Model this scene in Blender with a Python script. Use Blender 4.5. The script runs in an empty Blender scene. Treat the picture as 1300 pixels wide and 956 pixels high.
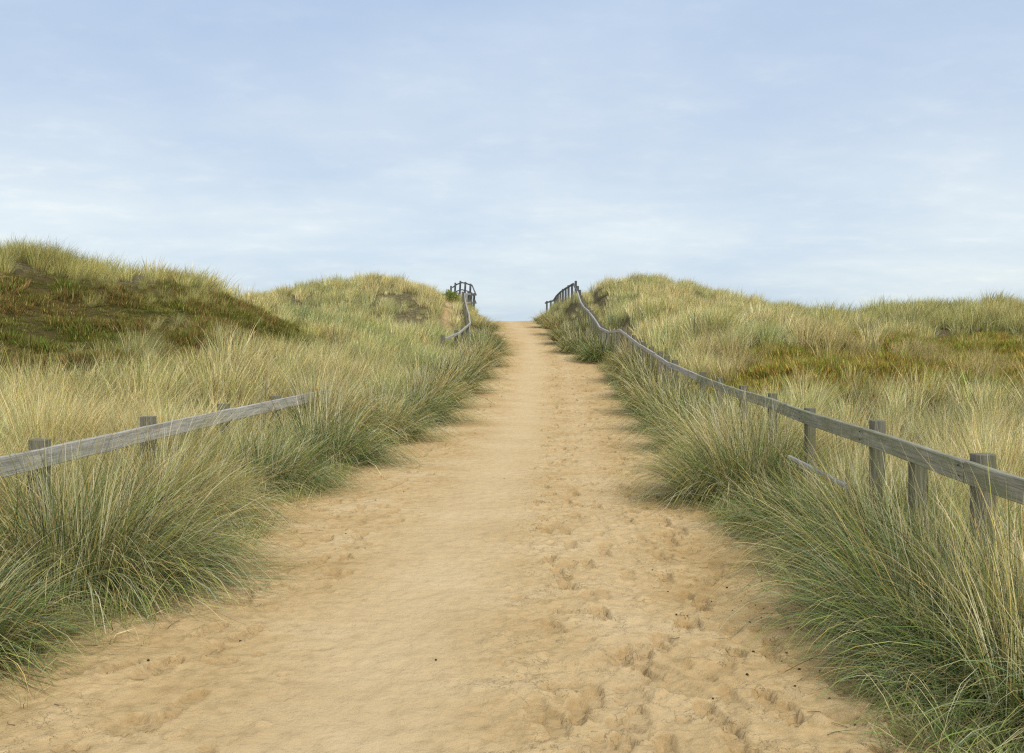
import bpy, math, random
import numpy as np
from mathutils import Vector, Matrix

random.seed(7)
RNG = np.random.default_rng(11)
scene = bpy.context.scene
COL = scene.collection
F, CX, HY, CAMZ = 1156.0, 650.0, 435.0, 1.6     # focal length and horizon used to survey the photograph


# ------------------------------------------------------------------ helpers
def tag(o, label=None, cat=None, group=None, kind=None):
    if label: o['label'] = label
    if cat: o['category'] = cat
    if group: o['group'] = group
    if kind: o['kind'] = kind
    return o


def empty(name, loc=(0, 0, 0)):
    o = bpy.data.objects.new(name, None)
    o.empty_display_size = 0.2
    COL.objects.link(o)
    o.location = loc
    return o


def np_mesh(name, verts, quads, tris=None):
    me = bpy.data.meshes.new(name)
    nq = len(quads); nt = 0 if tris is None else len(tris)
    me.vertices.add(len(verts))
    me.vertices.foreach_set('co', np.asarray(verts, dtype=np.float32).ravel())
    loops = np.asarray(quads, dtype=np.int32).ravel()
    start = np.arange(nq, dtype=np.int32) * 4
    tot = np.full(nq, 4, dtype=np.int32)
    if nt:
        start = np.concatenate([start, nq * 4 + np.arange(nt, dtype=np.int32) * 3])
        tot = np.concatenate([tot, np.full(nt, 3, dtype=np.int32)])
        loops = np.concatenate([loops, np.asarray(tris, dtype=np.int32).ravel()])
    me.loops.add(len(loops))
    me.loops.foreach_set('vertex_index', loops)
    me.polygons.add(nq + nt)
    me.polygons.foreach_set('loop_start', start)
    me.polygons.foreach_set('loop_total', tot)
    me.update(calc_edges=True)
    me.validate()
    return me


def link(name, me, mat=None, parent=None):
    o = bpy.data.objects.new(name, me)
    COL.objects.link(o)
    if mat is not None and not me.materials: me.materials.append(mat)
    if parent is not None: o.parent = parent
    return o


def sstep(a, b, x):
    t = np.clip((x - a) / (b - a), 0, 1)
    return t * t * (3 - 2 * t)


def vnoise(x, y, seed=0):
    xi = np.floor(x).astype(np.int64); yi = np.floor(y).astype(np.int64)
    fx = x - xi; fy = y - yi
    fx = fx * fx * fx * (fx * (fx * 6 - 15) + 10); fy = fy * fy * fy * (fy * (fy * 6 - 15) + 10)

    def h(a, b):
        n = (a * 374761393 + b * 668265263 + seed * 974711) & 0xffffffff
        n = ((n ^ (n >> 13)) * 1274126177) & 0xffffffff
        n = (n ^ (n >> 16)) & 0xffff
        return n / 32767.5 - 1.0
    a = h(xi, yi); b = h(xi + 1, yi); c = h(xi, yi + 1); d = h(xi + 1, yi + 1)
    return (a * (1 - fx) + b * fx) * (1 - fy) + (c * (1 - fx) + d * fx) * fy


def fbm(x, y, seed=0, octv=4):
    s = 0; a = 1.0; t = 0
    for i in range(octv):
        s = s + a * vnoise(x, y, seed + i * 17); t += a
        x = x * 2.03 + 11.3; y = y * 2.03 - 7.7; a *= 0.5
    return s / t


# ------------------------------------------------------------------ terrain survey
def P(px, py, d, h=0.0):
    return ((px - CX) / F * d, d, CAMZ + (HY - py) / F * d - h)


def pl(x, pts):
    pts = np.array(pts, dtype=float)
    return np.interp(x, pts[:, 0], pts[:, 1])


def z_path(d):
    return pl(d, [(-40, 0), (17, 0), (20, .03), (24, .17), (28, .45), (32, .78), (36, 1.13), (42, 1.70), (50, 2.40),
                  (56, 2.85), (60, 3.03), (63, 3.07), (66, 2.98), (72, 2.4), (85, .9), (110, -.8), (160, -1.6), (400, -6), (4000, -12)])


def x_left(d):
    return pl(d, [(-30, -2.6), (3.5, -2.45), (5, -2.3), (7, -2.22), (11, -2.15), (15, -1.85), (22, -1.5), (30, -1.0), (36, -.65),
                  (42, -.75), (50, -1.1), (60, -1.62), (66, -2.5), (75, -8), (90, -60), (100, -3000)])


def x_right(d):
    return pl(d, [(-30, 1.8), (3.5, 1.75), (5, 1.85), (7, 2.08), (9, 2.0), (11, 2.15), (15, 2.5), (22, 2.85), (30, 3.15), (34, 3.3),
                  (36.5, 2.9), (39, 2.1), (44, 1.85), (52, 1.5), (60, 1.2), (66, 2.0), (75, 8), (90, 60), (100, 3000)])


CP = [  # left dunes: points read off the photograph, at the depth each stands
    P(0, 484, 13, .6), P(150, 467, 14, .6), P(235, 420, 18, .6), P(310, 384, 24, .6),
    P(100, 440, 18.5, .1), P(0, 440, 17.5, .1), P(100, 390, 21, .1), P(200, 400, 21.5, .1), P(280, 388, 24, .2),
    P(0, 322, 22, .35), P(60, 326, 23, .3), P(130, 336, 24, .4), P(190, 342, 25, .35), P(250, 356, 26, .35), P(310, 380, 28, .35),
    P(345, 392, 31, .3), P(-150, 325, 22, .4), P(-300, 330, 22, .4), P(-200, 470, 13, .5),
    (-20, 40, 1.8), (-25, 30, 2.2), (-10.5, 38, 1.9), (-14, 33, 2.2), (-18, 55, 1.5), (-9, 60, 2.6), (-28, 45, 1.5),
    P(400, 455, 20, .6), P(400, 410, 29, .5), P(360, 382, 41, .4), P(400, 361, 46, .4), P(450, 358, 47, .4), P(500, 358, 47, .4),
    P(550, 368, 46, .4), P(480, 402, 38, .4), P(520, 442, 27, .6), P(600, 387, 52, .2), P(612, 398, 56, .2),
    P(450, 484, 16, .7), (-6, 57, 4.1), (-4, 66, 4.6), (-3.2, 61, 4.4), (-7, 70, 3.0),
    (-3.62, 5, 0), (-3.43, 9, 0), (-3.24, 13, .05), (-5.5, 5, .05), (-5.3, 9, .15), (-9, 7, .2), (-14, 12, 1.0), (-6, 1, 0), (-6, -6, .2), (-14, -4, .6),
    # right dunes
    (2.5, 5, 0), (2.85, 9, 0), (3.2, 13, 0), (3.54, 17, .05), (3.6, 20, .3), (3.8, 24, .65), (3.9, 28, 1.0), (3.75, 31, 1.15), (3.7, 34, 1.3), (3.5, 36, 1.5),
    (3.2, 42, 2.75), (3.2, 47, 3.85), (3.0, 54, 3.9), (2.7, 58, 3.75), (2.4, 62, 3.55), (3.2, 68, 2.6),
    P(1200, 478, 12, .7), P(1290, 560, 9, .6), P(1100, 470, 14, .7), P(1000, 445, 18, .6), P(950, 425, 22, .5), P(900, 420, 25, .5),
    P(850, 404, 30, .5), P(800, 384, 36, .5), P(800, 345, 47, .4), P(764, 362, 48, .4), P(850, 351, 46, .4), P(900, 367, 44, .4),
    P(960, 384, 42, .4), P(1050, 404, 40, .4), P(1000, 412, 32, .2), P(900, 388, 38, .3), P(1100, 452, 22, .2), P(1250, 462, 18, .2),
    P(1150, 422, 28, .3), P(1300, 432, 24, .3), P(1300, 502, 14, .4), P(1100, 393, 38, .4), P(1180, 386, 36, .35), P(1300, 388, 34, .4),
    P(1420, 384, 34, .4), P(1450, 450, 18, .4), (20, 55, 1.5), (8, 60, 3.2), (14, 55, 1.8), (28, 45, 1.8), (6, 70, 2.2), (6, 3, 0), (10, 7, .3), (6, -6, .2), (14, -4, .6),
]
for dd in (0, 6, 12, 18, 24, 30, 36, 42, 48, 54, 60, 66, 72):
    CP.append((float((x_left(dd) + x_right(dd)) / 2) if dd < 70 else 0.0, dd, float(z_path(dd))))
CP = np.array(CP, dtype=float)


def tps_fit(c, lam=0.4):
    n = len(c)
    d = np.sqrt(((c[:, None, :2] - c[None, :, :2]) ** 2).sum(-1))
    K = np.where(d > 0, d * d * np.log(np.maximum(d, 1e-9)), 0) + lam * np.eye(n)
    Pm = np.hstack([np.ones((n, 1)), c[:, :2]])
    A = np.zeros((n + 3, n + 3)); A[:n, :n] = K; A[:n, n:] = Pm; A[n:, :n] = Pm.T
    return np.linalg.solve(A, np.concatenate([c[:, 2], np.zeros(3)]))


TW = tps_fit(CP)


def tps_eval(x, y):
    out = TW[-3] + TW[-2] * x + TW[-1] * y
    for i in range(len(CP)):
        r2 = (x - CP[i, 0]) ** 2 + (y - CP[i, 1]) ** 2
        out = out + TW[i] * 0.5 * r2 * np.log(np.maximum(r2, 1e-12))
    return out


def edge_dist(x, y):
    """metres outside the edge of the sand path (negative inside)"""
    j = 0.16 * fbm(y * .9, x * 0 + 3.1, 5, 3)
    return np.maximum(x_left(y) + j - x, x - x_right(y) + j)


def height(x, y):
    x = np.asarray(x, dtype=float); y = np.asarray(y, dtype=float)
    xc = np.clip(x, -30, 28); yc = np.clip(y, -8, 74)
    far = sstep(0, 22, np.hypot(x - xc, y - yc))
    t = tps_eval(xc, yc)
    hum = (.16 + .14 * (1 - sstep(14, 24, y))) * fbm(x / 1.7, y / 1.7, 21, 3) + .30 * fbm(x / 6.5, y / 6.5, 33, 2) * sstep(10, 26, y)
    t = t + hum * sstep(.2, 2.5, edge_dist(x, y))
    t = t + (.14 * fbm(x / .9, y / .9, 37, 3) + .10 * fbm(x / 2.6, y / 2.6, 39, 2)) * np.maximum(zone_moss(x, y), .6 * zone_brown(x, y))
    base = np.where(y > 40, z_path(y), 1.4 + .6 * fbm(x / 25, y / 25, 9, 3))
    t = t * (1 - far) + base * far
    # worn gully beside the right fence near the top of the dune
    gx = x - pl(y, [(36, 4.4), (42, 4.1), (48, 3.95)])
    t = t - .35 * np.exp(-(gx / .28) ** 2) * sstep(37, 40, y) * (1 - sstep(47, 50, y))
    s = edge_dist(x, y)
    wdt = pl(y, [(0, 1.2), (30, 1.2), (40, 1.5), (60, 1.7)])
    w = sstep(0, 1, s / wdt)
    zp = z_path(y) + .02 * fbm(x / 1.3, y / 1.6, 3, 3)
    return zp * (1 - w) + t * w


# zones: 0..1 masks over the dunes
def ell(x, y, cx, cy, rx, ry, a=0.0, jit=.5, seed=1):
    ca, sa = math.cos(a), math.sin(a)
    u = ((x - cx) * ca + (y - cy) * sa) / rx; v = (-(x - cx) * sa + (y - cy) * ca) / ry
    r = np.sqrt(u * u + v * v) + jit * fbm(x / 1.7, y / 1.7, seed, 3)
    return 1 - sstep(.8, 1.1, r)


def zone_moss(x, y):
    """low moss and heath on the steep face of the near left dune"""
    jx = .9 * fbm(x / 1.9, y / 1.9, 3, 3)
    xb = pl(y, [(12.0, -8.0), (13.2, -6.6), (16, -5.7), (20, -5.2), (24, -5.5), (29, -6.6)])
    yu = pl(x, [(-18, 21.6), (-12, 21.9), (-9, 24.6), (-7.6, 28), (-6.5, 31)])
    m = (1 - sstep(-.8, .8, x + jx - xb)) * (1 - sstep(-.5, .5, y + jx - yu)) * sstep(12.2, 13.4, y + jx) * (1 - sstep(29, 31, y)) * sstep(-24, -22, x)
    return m


def zone_brown(x, y):
    m = ell(x, y, 10.0, 19.5, 6.6, 4.2, .3, .5, 13)
    m = np.maximum(m, ell(x, y, 9.2, 31, 1.3, 6.0, .16, .4, 14))
    m = np.maximum(m, ell(x, y, 12.5, 26, 4.6, 3.0, .2, .6, 15))
    m = np.maximum(m, ell(x, y, 8.2, 37.5, .9, 4.0, .1, .4, 16))
    return m


def zone_track(x, y):
    """trodden bare sand beside the far left fence, and a small scar on the left dune"""
    c = pl(y, [(34, -2.7), (40, -2.9), (46, -3.25), (51, -3.6)])
    m = np.exp(-((x - c) / .30) ** 2) * sstep(34, 37, y) * (1 - sstep(48, 51, y))
    m = np.maximum(m, ell(x, y, -12.3, 20.9, .9, .7, 0, .4, 18))
    return m


# ------------------------------------------------------------------ materials
def mat(name):
    m = bpy.data.materials.new(name)
    m.use_nodes = True
    nt = m.node_tree
    b = nt.nodes['Principled BSDF']
    return m, nt, b


def N(nt, t, **kw):
    n = nt.nodes.new(t)
    for k, v in kw.items():
        if k.startswith('i_'):
            n.inputs[k[2:].replace('_', ' ')].default_value = v
        else:
            setattr(n, k, v)
    return n


def noise(nt, vec, scale, detail=4, rough=.55):
    n = N(nt, 'ShaderNodeTexNoise'); n.inputs['Scale'].default_value = scale
    n.inputs['Detail'].default_value = detail; n.inputs['Roughness'].default_value = rough
    nt.links.new(vec, n.inputs['Vector'])
    return n.outputs['Fac']


def ramp(nt, fac, stops):
    r = N(nt, 'ShaderNodeValToRGB')
    while len(r.color_ramp.elements) < len(stops): r.color_ramp.elements.new(.5)
    for e, (p, c) in zip(r.color_ramp.elements, stops):
        e.position = p; e.color = (*c, 1) if len(c) == 3 else c
    nt.links.new(fac, r.inputs['Fac'])
    return r.outputs['Color']


def mix(nt, fac, a, b, mode='MIX'):
    m = N(nt, 'ShaderNodeMix', data_type='RGBA', blend_type=mode)
    for s, v in ((m.inputs[0], fac), (m.inputs[6], a), (m.inputs[7], b)):
        if isinstance(v, bpy.types.NodeSocket): nt.links.new(v, s)
        elif isinstance(v, (int, float)): s.default_value = v
        else: s.default_value = (*v, 1)
    return m.outputs[2]


def mapping(nt, vec, sc):
    m = N(nt, 'ShaderNodeMapping'); m.inputs['Scale'].default_value = sc
    nt.links.new(vec, m.inputs['Vector'])
    return m.outputs['Vector']


def bump(nt, hgt, strength, dist, prev=None):
    b = N(nt, 'ShaderNodeBump'); b.inputs['Strength'].default_value = strength; b.inputs['Distance'].default_value = dist
    nt.links.new(hgt, b.inputs['Height'])
    if prev is not None: nt.links.new(prev, b.inputs['Normal'])
    return b.outputs['Normal']


SAND_A, SAND_B, SAND_C = (.64, .46, .225), (.52, .355, .155), (.73, .56, .315)


def sand_color(nt, pos):
    n1 = noise(nt, pos, 1.1, 6, .6)
    n2 = noise(nt, pos, 11, 5, .65)
    n3 = noise(nt, pos, 170, 4, .85)
    c = ramp(nt, n1, [(.30, SAND_B), (.52, SAND_A), (.75, SAND_C)])
    c2 = ramp(nt, n2, [(.33, (.80, .78, .74)), (.52, (1, 1, 1)), (.8, (1.06, 1.05, 1.05))])
    c = mix(nt, 1.0, c, c2, 'MULTIPLY')
    c3 = ramp(nt, n3, [(.28, (.68, .64, .58)), (.5, (1, 1, 1)), (.74, (1.14, 1.13, 1.12))])
    return mix(nt, .8, c, c3, 'MULTIPLY'), n2, n3


def make_sand():
    m, nt, b = mat('dry_sand')
    g = N(nt, 'ShaderNodeNewGeometry'); pos = g.outputs['Position']
    c, n2, n3 = sand_color(nt, pos)
    a = N(nt, 'ShaderNodeAttribute', attribute_name='wear_shade')
    sep = N(nt, 'ShaderNodeSeparateColor'); nt.links.new(a.outputs['Color'], sep.inputs['Color'])
    c = mix(nt, sep.outputs[0], c, (.73, .55, .31))          # smooth, paler, compacted band
    c = mix(nt, sep.outputs[1], c, (.36, .245, .11))          # shade of the prints, painted into the sand colour
    nt.links.new(c, b.inputs['Base Color'])
    b.inputs['Roughness'].default_value = 1; b.inputs['Specular IOR Level'].default_value = .0
    nz = noise(nt, pos, 42, 6, .72)
    r = N(nt, 'ShaderNodeTexNoise'); r.inputs['Scale'].default_value = 7; r.inputs['Detail'].default_value = 6
    nt.links.new(mapping(nt, pos, (1, 1.0, 1)), r.inputs['Vector'])
    terr = ramp(nt, noise(nt, pos, 6.5, 7, .62), [(.485, (0, 0, 0)), (.50, (1, 1, 1))])
    msk = ramp(nt, noise(nt, pos, 2.2, 5, .65), [(.47, (0, 0, 0)), (.60, (1, 1, 1))])
    crack = mix(nt, msk, (0, 0, 0), terr)
    sep2 = N(nt, 'ShaderNodeSeparateColor'); nt.links.new(a.outputs['Color'], sep2.inputs['Color'])
    crack = mix(nt, sep2.outputs[2], (0, 0, 0), crack)
    n = bump(nt, r.outputs['Fac'], .8, .05)
    n = bump(nt, crack, .8, .010, n)
    n = bump(nt, nz, .7, .012, n)
    n = bump(nt, n3, .5, .003, n)
    nt.links.new(n, b.inputs['Normal'])
    return m


def make_ground():
    m, nt, b = mat('dune_soil')
    g = N(nt, 'ShaderNodeNewGeometry'); pos = g.outputs['Position']
    sand, n2, n3 = sand_color(nt, pos)
    thatch = ramp(nt, noise(nt, pos, 9, 8, .7), [(.3, (.07, .055, .03)), (.5, (.16, .13, .065)), (.7, (.40, .34, .17))])
    moss = ramp(nt, noise(nt, pos, 2.3, 9, .72), [(.32, (.045, .048, .014)), (.45, (.085, .078, .02)), (.56, (.12, .085, .035)), (.7, (.13, .12, .035))])
    brown = ramp(nt, noise(nt, pos, 1.7, 9, .7), [(.3, (.13, .085, .025)), (.5, (.20, .14, .04)), (.7, (.20, .18, .05))])
    a = N(nt, 'ShaderNodeAttribute', attribute_name='zones')
    sep = N(nt, 'ShaderNodeSeparateColor'); nt.links.new(a.outputs['Color'], sep.inputs['Color'])
    c = mix(nt, sep.outputs[0], thatch, moss)
    c = mix(nt, sep.outputs[1], c, brown)
    c = mix(nt, sep.outputs[2], c, sand)
    nt.links.new(c, b.inputs['Base Color'])
    b.inputs['Roughness'].default_value = 1; b.inputs['Specular IOR Level'].default_value = .1
    n = bump(nt, noise(nt, pos, 14, 8, .75), 1, .06)
    nt.links.new(n, b.inputs['Normal'])
    return m


def make_blade(name, inst):
    m, nt, b = mat(name)
    a = N(nt, 'ShaderNodeAttribute', attribute_name='col')
    c = a.outputs['Color']
    if inst:
        t = N(nt, 'ShaderNodeAttribute', attribute_name='tint', attribute_type='INSTANCER')
        c = mix(nt, 1.0, c, t.outputs['Color'], 'MULTIPLY')
    b.inputs['Roughness'].default_value = .55; b.inputs['Specular IOR Level'].default_value = .25
    nt.links.new(c, b.inputs['Base Color'])
    tr = N(nt, 'ShaderNodeBsdfTranslucent'); nt.links.new(c, tr.inputs['Color'])
    mx = N(nt, 'ShaderNodeMixShader'); mx.inputs[0].default_value = .12
    nt.links.new(b.outputs[0], mx.inputs[1]); nt.links.new(tr.outputs[0], mx.inputs[2])
    nt.links.new(mx.outputs[0], nt.nodes['Material Output'].inputs['Surface'])
    return m


def make_wood(name, base, dark, moss, mossamt):
    m, nt, b = mat(name)
    at = N(nt, 'ShaderNodeAttribute', attribute_name='grain'); v = at.outputs['Vector']
    g1 = noise(nt, mapping(nt, v, (1.2, 34, 34)), 1.6, 8, .65)
    g2 = noise(nt, mapping(nt, v, (2.0, 90, 90)), 1.6, 5, .6)
    c = ramp(nt, g1, [(.30, dark), (.5, base), (.72, tuple(min(1, k * 1.35) for k in base))])
    c = mix(nt, .6, c, ramp(nt, g2, [(.32, (.45, .43, .40)), (.5, (1, 1, 1)), (.75, (1.12, 1.12, 1.12))]), 'MULTIPLY')
    blot = noise(nt, mapping(nt, v, (2.2, 5, 5)), 1.8, 6, .7)
    rf = ramp(nt, blot, [(.50 - mossamt * .15, (0, 0, 0)), (.66, (mossamt,) * 3)])
    c = mix(nt, rf, c, moss)
    kn = N(nt, 'ShaderNodeTexVoronoi'); kn.inputs['Scale'].default_value = 1
    nt.links.new(mapping(nt, v, (1.7, 8, 8)), kn.inputs['Vector'])
    c = mix(nt, ramp(nt, kn.outputs['Distance'], [(.0, (.85,) * 3), (.10, (.6,) * 3), (.16, (0, 0, 0))]), c, tuple(k * .55 for k in dark))
    nt.links.new(c, b.inputs['Base Color'])
    b.inputs['Roughness'].default_value = .9; b.inputs['Specular IOR Level'].default_value = .2
    n = bump(nt, g1, .8, .006); n = bump(nt, g2, .6, .002, n)
    nt.links.new(n, b.inputs['Normal'])
    return m


M_SAND = make_sand(); M_SOIL = make_ground()
M_BLADE = make_blade('marram_blade', False); M_FIELD = make_blade('dune_grass_blade', True)
M_RAIL = make_wood('weathered_grey_timber', (.50, .47, .41), (.25, .23, .19), (.30, .30, .20), .35)
M_RAILR = make_wood('weathered_mossy_timber', (.36, .34, .26), (.16, .15, .10), (.22, .23, .11), .8)
M_POST = make_wood('dark_post_timber', (.22, .20, .15), (.09, .08, .06), (.18, .19, .09), .7)
M_SILVER = make_wood('silvered_timber', (.47, .44, .385), (.27, .25, .22), (.28, .28, .20), .4)
M_FAR = make_wood('dark_silhouette_timber', (.14, .145, .15), (.07, .075, .08), (.11, .12, .08), .4)  # backlit silhouette of the skyline fences put into the timber colour
m_, nt_, b_ = mat('rusty_nail'); b_.inputs['Base Color'].default_value = (.05, .035, .025, 1); b_.inputs['Roughness'].default_value = .7
M_NAIL = m_
m_, nt_, b_ = mat('dark_pellet')
g_ = N(nt_, 'ShaderNodeNewGeometry')
nt_.links.new(ramp(nt_, noise(nt_, g_.outputs['Position'], 300, 3), [(.3, (.018, .013, .008)), (.7, (.06, .042, .025))]), b_.inputs['Base Color'])
b_.inputs['Roughness'].default_value = .9
M_PELLET = m_
m_, nt_, b_ = mat('dry_twig')
g_ = N(nt_, 'ShaderNodeNewGeometry')
nt_.links.new(ramp(nt_, noise(nt_, g_.outputs['Position'], 60, 3), [(.3, (.09, .06, .03)), (.7, (.26, .19, .10))]), b_.inputs['Base Color'])
b_.inputs['Roughness'].default_value = .9
M_TWIG = m_

# ------------------------------------------------------------------ ground and sand path, one shared grid


def axis_cols():
    mid = np.arange(-3.1, 3.9, .016)
    r = [mid[-1]]; s = .018
    while r[-1] < 2500:
        s = min(s * 1.035, .28) if r[-1] < 32 else s * 1.35
        r.append(r[-1] + s)
    l = [mid[0]]; s = .018
    while l[-1] > -2500:
        s = min(s * 1.035, .28) if l[-1] > -34 else s * 1.35
        l.append(l[-1] - s)
    return np.array(l[1:][::-1] + list(mid) + r[1:])


def axis_rows():
    r = [2.6]
    while r[-1] < 68:
        r.append(r[-1] + max(.012, .0025 * r[-1]))
    s = .25
    while r[-1] < 400:
        s *= 1.12; r.append(r[-1] + s)
    f = [2.6]; s = .04
    while f[-1] > -600:
        s *= 1.2; f.append(f[-1] - s)
    return np.array(f[1:][::-1] + r)


XS, YS = axis_cols(), axis_rows()
GX, GY = np.meshgrid(XS, YS)
GZ = height(GX, GY)
ED = edge_dist(GX, GY)
inside = 1 - sstep(-.05, .15, ED)

# wear: R smooth pale band, G painted shade of the prints
cxm = pl(GY, [(3, -.75), (12, -.15), (25, .45), (40, .9), (60, -.1)])
band = np.exp(-((GX - cxm) / .55) ** 2) * inside
band2 = np.exp(-((GX - cxm - 1.2) / .25) ** 2) * inside * .3
rough = sstep(.25, .9, (GX - cxm) + .2 * fbm(GX, GY, 41, 2)) * inside
rough_l = sstep(.7, 1.3, -(GX - cxm)) * inside * .45
ra = np.maximum(rough, rough_l)
near = (GY > 2) & (GY < 66)
det = np.where(near, 1, 0) * inside
GZ = GZ + det * (.0035 + .015 * ra) * fbm(GX / .17, GY / .23, 51, 4) + det * (.0015 + .006 * ra) * fbm(GX / .05, GY / .06, 52, 2) - .012 * band
GZ = GZ + det * .012 * ra * fbm(GX / .45, GY / .6, 55, 3)
PRINT_SHADE = np.zeros_like(GZ)  # painted shade: darkens print pits and their edges


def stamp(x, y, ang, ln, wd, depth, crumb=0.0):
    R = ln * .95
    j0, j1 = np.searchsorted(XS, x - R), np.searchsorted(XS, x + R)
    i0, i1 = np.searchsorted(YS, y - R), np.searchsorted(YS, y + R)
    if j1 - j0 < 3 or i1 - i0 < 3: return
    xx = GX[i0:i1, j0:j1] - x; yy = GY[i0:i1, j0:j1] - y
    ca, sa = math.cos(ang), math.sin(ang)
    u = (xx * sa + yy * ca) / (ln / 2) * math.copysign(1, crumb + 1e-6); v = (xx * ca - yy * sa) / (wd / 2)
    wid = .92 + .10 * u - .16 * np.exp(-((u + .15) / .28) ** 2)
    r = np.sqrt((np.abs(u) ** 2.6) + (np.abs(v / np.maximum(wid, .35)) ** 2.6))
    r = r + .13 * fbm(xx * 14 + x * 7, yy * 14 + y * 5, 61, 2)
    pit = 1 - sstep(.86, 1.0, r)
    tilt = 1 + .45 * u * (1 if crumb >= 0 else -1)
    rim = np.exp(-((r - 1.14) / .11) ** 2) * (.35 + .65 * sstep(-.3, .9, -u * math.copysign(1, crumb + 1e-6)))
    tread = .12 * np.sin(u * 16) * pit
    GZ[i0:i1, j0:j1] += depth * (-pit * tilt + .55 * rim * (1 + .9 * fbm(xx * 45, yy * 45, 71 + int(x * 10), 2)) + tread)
    PRINT_SHADE[i0:i1, j0:j1] = np.maximum(PRINT_SHADE[i0:i1, j0:j1], (pit * .30 + .40 * np.exp(-((r - .95) / .06) ** 2)) * min(1, depth / .016))


rs = random.Random(5)
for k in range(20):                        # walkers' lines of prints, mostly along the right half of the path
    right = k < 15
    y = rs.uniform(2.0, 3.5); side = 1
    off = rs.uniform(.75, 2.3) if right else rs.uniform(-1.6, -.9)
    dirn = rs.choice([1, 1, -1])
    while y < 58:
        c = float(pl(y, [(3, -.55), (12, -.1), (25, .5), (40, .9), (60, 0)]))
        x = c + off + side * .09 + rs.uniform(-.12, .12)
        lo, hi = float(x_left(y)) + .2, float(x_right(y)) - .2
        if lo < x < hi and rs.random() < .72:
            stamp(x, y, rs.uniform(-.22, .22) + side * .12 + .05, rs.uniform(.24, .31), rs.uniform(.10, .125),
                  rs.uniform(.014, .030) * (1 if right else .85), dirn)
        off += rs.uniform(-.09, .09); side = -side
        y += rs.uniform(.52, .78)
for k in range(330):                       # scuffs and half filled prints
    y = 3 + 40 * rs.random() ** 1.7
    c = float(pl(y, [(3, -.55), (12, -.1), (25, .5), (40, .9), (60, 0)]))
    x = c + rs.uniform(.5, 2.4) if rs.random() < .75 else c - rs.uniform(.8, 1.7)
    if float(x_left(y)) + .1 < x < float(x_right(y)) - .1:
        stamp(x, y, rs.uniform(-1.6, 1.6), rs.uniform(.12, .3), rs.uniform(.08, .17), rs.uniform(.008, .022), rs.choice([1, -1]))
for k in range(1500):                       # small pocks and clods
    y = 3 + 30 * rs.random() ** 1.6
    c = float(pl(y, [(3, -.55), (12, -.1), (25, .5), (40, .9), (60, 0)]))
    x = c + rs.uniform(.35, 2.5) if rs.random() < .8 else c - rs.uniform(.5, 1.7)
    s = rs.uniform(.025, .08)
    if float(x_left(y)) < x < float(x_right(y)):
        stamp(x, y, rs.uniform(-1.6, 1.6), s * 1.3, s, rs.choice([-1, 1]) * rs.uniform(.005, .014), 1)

nr, nc = GX.shape
verts = np.stack([GX, GY, GZ], -1).reshape(-1, 3)
idx = np.arange(nr * nc).reshape(nr, nc)
quads = np.stack([idx[:-1, :-1], idx[:-1, 1:], idx[1:, 1:], idx[1:, :-1]], -1).reshape(-1, 4)
ec = (ED[:-1, :-1] + ED[1:, 1:]) / 2
yc = (GY[:-1, :-1] + GY[1:, 1:]) / 2
is_path = ((ec < .12)).reshape(-1)


def sub_mesh(name, sel):
    q = quads[sel]
    used, inv = np.unique(q, return_inverse=True)
    me = np_mesh(name, verts[used], inv.reshape(-1, 4))
    me.polygons.foreach_set('use_smooth', np.ones(len(me.polygons), dtype=bool))
    return me, used


me, used = sub_mesh('sand_path', is_path)
a = me.attributes.new('wear_shade', 'FLOAT_COLOR', 'POINT')
W = np.stack([np.clip(band * .55 + band2, 0, 1).ravel()[used], np.clip(PRINT_SHADE, 0, 1).ravel()[used], np.clip(ra * 1.2 + .12, 0, 1).ravel()[used], used * 0. + 1], -1)
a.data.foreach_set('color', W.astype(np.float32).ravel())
tag(link('path', me, M_SAND), 'sandy footpath worn by feet, rising between two grassy dunes', kind='structure')
me, used = sub_mesh('ground', ~is_path)
a = me.attributes.new('zones', 'FLOAT_COLOR', 'POINT')
gx, gy = GX.ravel()[used], GY.ravel()[used]
fringe = 1 - sstep(.15, .55, ED.ravel()[used] + .3 * fbm(gx * 3, gy * 3, 77, 3))
Z = np.stack([zone_moss(gx, gy), zone_brown(gx, gy), np.clip(np.maximum(fringe, zone_track(gx, gy) * (.75 + .6 * fbm(gx * 2.2, gy * 2.2, 78, 3))), 0, 1), gx * 0 + 1], -1)
a.data.foreach_set('color', Z.astype(np.float32).ravel())
tag(link('ground', me, M_SOIL), 'dune ground under the marram grass', kind='structure')

# sea beyond the dunes (hidden behind the crest from the path)
me = np_mesh('sea', [(-6000, 150, -1.35), (6000, 150, -1.35), (6000, 9000, -1.35), (-6000, 9000, -1.35)], [(0, 1, 2, 3)])
m_, nt_, b_ = mat('sea_water'); b_.inputs['Base Color'].default_value = (.05, .09, .10, 1); b_.inputs['Roughness'].default_value = .15
g_ = N(nt_, 'ShaderNodeNewGeometry'); nt_.links.new(bump(nt_, noise(nt_, g_.outputs['Position'], .6, 6), .5, .3), b_.inputs['Normal'])
tag(link('sea', me, m_), 'open sea beyond the dunes', kind='structure')


def gz(x, y):
    return float(height(np.array([x]), np.array([y]))[0])


# ------------------------------------------------------------------ grass blades
PAL = {
    'blue': (.16, .29, .15), 'green': (.18, .30, .06), 'lime': (.42, .48, .11), 'straw': (.76, .65, .33),
    'gold': (.74, .53, .17), 'pale': (.82, .77, .52), 'brown': (.34, .22, .10), 'dark': (.07, .12, .045),
    'olive': (.24, .22, .06), 'rust': (.22, .13, .05), 'sage': (.50, .55, .33), 'moss': (.14, .15, .035),
}


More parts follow.
